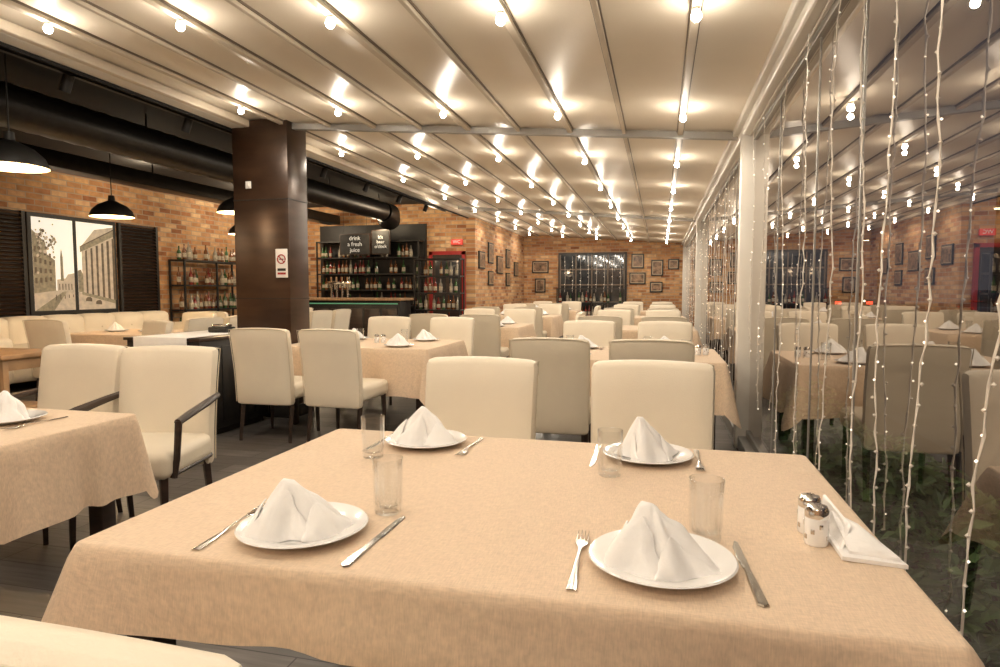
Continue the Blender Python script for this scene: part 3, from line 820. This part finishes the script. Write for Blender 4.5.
# bottles
def bottle(mb, x, y, z, h, r, mat):
    mb.lathe([(0, 0), (r*.95, 0), (r, .006), (r, h*.55), (r*.85, h*.64), (r*.36, h*.74), (r*.32, h*.96), (r*.4, h*.965), (r*.4, h), (0, h)], mat, (x, y, z), 10)
    mb.lathe([(r*1.02, h*.15), (r*1.03, h*.17), (r*1.03, h*.42), (r*1.02, h*.44)], 'label', (x, y, z), 10)
def shelf_unit(name, cx, cy, w, d, z0, z1, n, along='x', fill=.9, seed=0, wall=False, top=False):
    R = random.Random(seed); m_ = MB(); b_ = MB()
    def B(u0, u1, v0, v1, za, zb, mat):
        if along == 'x': m_.box(cx+u0, cx+u1, cy+v0, cy+v1, za, zb, mat)
        else: m_.box(cx+v0, cx+v1, cy+u0, cy+u1, za, zb, mat)
    for u in (-w/2, w/2-.03):
        for v in (-d/2, d/2-.03): B(u, u+.03, v, v+.03, 0 if not wall else z0, z1, 'black')
    if w > 1.5: B(-.015, .015, d/2-.03, d/2, z0, z1, 'black')
    for i in range(n):
        z = z0+(z1-z0)*i/(n-1) if n > 1 else z0
        B(-w/2, w/2, -d/2, d/2, z-.015, z+.015, 'black')
        gap = (z1-z0)/(n-1)
        u = -w/2+.08
        while u < w/2-.07 and (i < n-1 or top):
            if R.random() < fill:
                r = R.uniform(.034, .042); h = min(R.uniform(.24, .33), gap-.06)
                x, y = (cx+u, cy+R.uniform(-.03, .03)) if along == 'x' else (cx+R.uniform(-.03, .03), cy+u)
                bottle(b_, x, y, z+.015, h, r, R.choice(['btl_g', 'btl_b', 'btl_c', 'btl_g', 'btl_b', 'btl_r']))
            u += R.uniform(.09, .12) if R.random() < .88 else .24
    o = m_.obj(name, smooth=False)
    b = b_.obj("bottles", smooth=True); b.parent = o
    return o
shelf_unit("bottle_shelf", -8.38, 10.6, 1.75, .34, .45, 1.8, 4, 'y', .92, 1, top=True)
shelf_unit("back_bar_shelf", -6.4, 13.43, 2.5, .34, .9, 2.35, 5, 'x', .88, 2)
mb = MB(); mb.box(-7.75, -5.12, 13.63, 13.695, .5, 2.75, 'black'); mb.obj("back_bar_panel", smooth=False)
def chalkboard(x, y, z, w, h, lines, ts=.11):
    e = MB(); e.box(x-w/2, x+w/2, y, y+.03, z-h/2, z+h/2, 'chalk'); e.box(x-w/2-.02, x+w/2+.02, y+.005, y+.035, z-h/2-.02, z+h/2+.02, 'darkwood')
    for sx in (-1, 1): e.tube([(x+sx*w*.4, y+.02, z+h/2), (x+sx*w*.4, y+.02, 3.195)], .004, 'black', 5)
    o = e.obj("chalk_menu_board", smooth=False)
    cu = bpy.data.curves.new("menu_text", 'FONT'); cu.body = lines; cu.size = ts; cu.align_x = 'CENTER'; cu.align_y = 'CENTER'; cu.extrude = .001
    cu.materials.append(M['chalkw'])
    t = bpy.data.objects.new("menu_text", cu); COL.objects.link(t); t.location = (x, y-.003, z); t.rotation_euler = (rad(90), 0, 0); t.parent = o
chalkboard(-6.6, 13.1, 2.28, .7, .42, "drink\na fresh\njuice", .13); chalkboard(-5.98, 13.1, 2.32, .40, .50, "It's\nbeer\no'clock", .10)
mb = MB()
mb.box(-7.2, -4.9, 11.6, 12.15, .0, 1.06, 'black', .01); mb.box(-7.25, -4.85, 11.5, 12.2, 1.06, 1.11, 'woodtop', .008)
mb.box(-7.15, -4.95, 11.585, 11.60, .99, 1.01, 'green'); mb.box(-7.15, -4.95, 11.58, 11.6, .1, .95, 'black', .004)
for i in range(6): mb.box(-7.12+i*.37, -6.80+i*.37, 11.57, 11.585, .15, .9, 'darkwood', .003)
mb.obj("bar_counter")
mb = MB()
for i in range(4):
    x = -6.5+i*.12; mb.tube([(x, 11.85, 0), (x, 11.85, .28)], .022, 'chrome', 10); mb.tube([(x, 11.85, .25), (x, 11.78, .24), (x, 11.76, .2)], .01, 'chrome', 8)
    mb.tube([(x, 11.85, .28), (x, 11.83, .42)], [.012, .02], 'woodtop', 8)
mb.rbox((-6.32, 11.85, .3), (.26, .03, .03), 'chrome', .01)
mb.obj("beer_tap_tower", (0, 0, 1.11))
light('POINT', (-6, 12.9, 2.6), 22, (1, .78, .5), .1, name="bar_light"); light('POINT', (-7.6, 12.4, 2.7), 45, (1, .8, .56), .1, name="bar_light")
light('POINT', (-4.6, 12.6, 2.7), 30, (1, .8, .56), .1, name="bar_light")
light('POINT', (-7.6, 8.3, 3.0), 32, (1, .8, .56), .1, name="wall_wash_light"); light('POINT', (-7.6, 10.8, 3.0), 40, (1, .8, .56), .1, name="wall_wash_light")
mb = MB()
mb.box(-5.05, -4.97, 13.62, 13.695, 0, 2.12, 'red'); mb.box(-4.28, -4.21, 13.62, 13.695, 0, 2.12, 'red'); mb.box(-5.05, -4.21, 13.62, 13.695, 2.05, 2.13, 'red')
mb.box(-4.97, -4.28, 13.65, 13.695, 0, 2.05, 'darkwood'); mb.box(-4.9, -4.66, 13.63, 13.66, 1.1, 1.95, 'dimwin'); mb.box(-4.58, -4.34, 13.63, 13.66, 1.1, 1.95, 'dimwin')
mb.lathe([(0, -.02), (.02, 0), (0, .02)], 'chrome', (-4.9, 13.6, 1.0), 8)
mb.obj("door_1", smooth=False)
e = MB().box(-.13, .13, 0, .05, -.06, .06, 'redlit').obj("exit_sign", (-4.4, 13.63, 2.33), smooth=False)
cu = bpy.data.curves.new("exit_text", 'FONT'); cu.body = "WC"; cu.size = .1; cu.align_x = 'CENTER'; cu.align_y = 'CENTER'; cu.materials.append(M['chalkw'])
t = bpy.data.objects.new("exit_text", cu); COL.objects.link(t); t.location = (0, -.004, 0); t.rotation_euler = (rad(90), 0, 0); t.parent = e
shelf_unit("bottle_shelf", -4.45, 12.6, 1.0, .34, .15, 1.9, 6, 'x', .9, 4)

# back wall window + frames
mb = MB()
mb.box(-2.95, -.95, 18.93, 18.995, .3, 2.36, 'black')
mb.box(-2.88, -1.02, 18.92, 18.935, .4, 2.28, 'dimwin')
for i in range(5): mb.box(-2.9+i*.465, -2.87+i*.465, 18.88, 18.93, .35, 2.3, 'rib_dark')
for z in (.9, 1.4, 1.85): mb.box(-2.9, -1.0, 18.88, 18.93, z, z+.035, 'rib_dark')
mb.obj("window_back", smooth=False)
mb = MB(); rr = random.Random(9)
for i in range(8):
    x = -2.75+i*.23; mb.tube([(x, 18.86, 2.25), (x+.02, 18.86, 1.6), (x, 18.86, 1.2)], .004, 'wire', 4)
    for k in range(9): 
        if rr.random() < .4: octa((x, 18.85, 2.2-k*.11), .009)
mb.obj("window_fairy_lights", smooth=False)
shelf_unit("bottle_shelf", -1.95, 18.45, 1.9, .3, .1, 1.3, 4, 'x', .8, 8)
def frame(x, y, z, w, h, ax):
    m_ = MB()
    if ax == 'y':
        m_.rbox((x, y, z), (w/2, .015, h/2), 'black', .004); m_.rbox((x, y-.014, z), (w/2-.035, .004, h/2-.035), 'mat'); m_.rbox((x, y-.018, z), (w/2-.055, .003, h/2-.055), 'foto')
    else:
        m_.rbox((x, y, z), (.015, w/2, h/2), 'black', .004); m_.rbox((x+.014, y, z), (.004, w/2-.035, h/2-.035), 'mat'); m_.rbox((x+.018, y, z), (.003, w/2-.055, h/2-.055), 'foto')
    m_.obj("framed_photo", smooth=False)
for (x, z, w, h) in ((-3.5, 1.95, .5, .36), (-.65, 2.1, .36, .42), (-.1, 1.9, .34, .46), (-.65, 1.6, .46, .34), (-.12, 1.35, .36, .3), (.35, 2.0, .3, .3), (-3.5, 1.4, .32, .42)): frame(x, 18.98, z, w, h, 'y')
for (y, z, w, h) in ((14.2, 1.95, .5, .4), (15.0, 2.15, .45, .5), (15.0, 1.55, .45, .35), (15.9, 1.9, .6, .45), (16.8, 2.1, .45, .5), (16.8, 1.55, .45, .35), (17.8, 1.85, .5, .4)): frame(-3.98, y, z, w, h, 'x')

# world
w = bpy.data.worlds.new("dusk"); sc.world = w; w.use_nodes = True
nt = w.node_tree; bg = nt.nodes["Background"]
tc = nt.nodes.new("ShaderNodeTexCoord"); sx = nt.nodes.new("ShaderNodeSeparateXYZ"); rp = nt.nodes.new("ShaderNodeValToRGB")
nt.links.new(tc.outputs["Generated"], sx.inputs[0]); nt.links.new(sx.outputs[2], rp.inputs[0]); nt.links.new(rp.outputs[0], bg.inputs[0])
rp.color_ramp.elements[0].color = (.09, .085, .10, 1); rp.color_ramp.elements[1].color = (.02, .035, .075, 1)
bg.inputs[1].default_value = .8

# camera
cam = bpy.data.cameras.new("camera"); co = bpy.data.objects.new("camera", cam); COL.objects.link(co)
co.location = (0, 0, 1.27); co.rotation_euler = (rad(90-3.9), 0, rad(14.04))
cam.sensor_width = 36; cam.lens = 640/1000*36; cam.clip_start = .02; cam.clip_end = 300
sc.camera = co
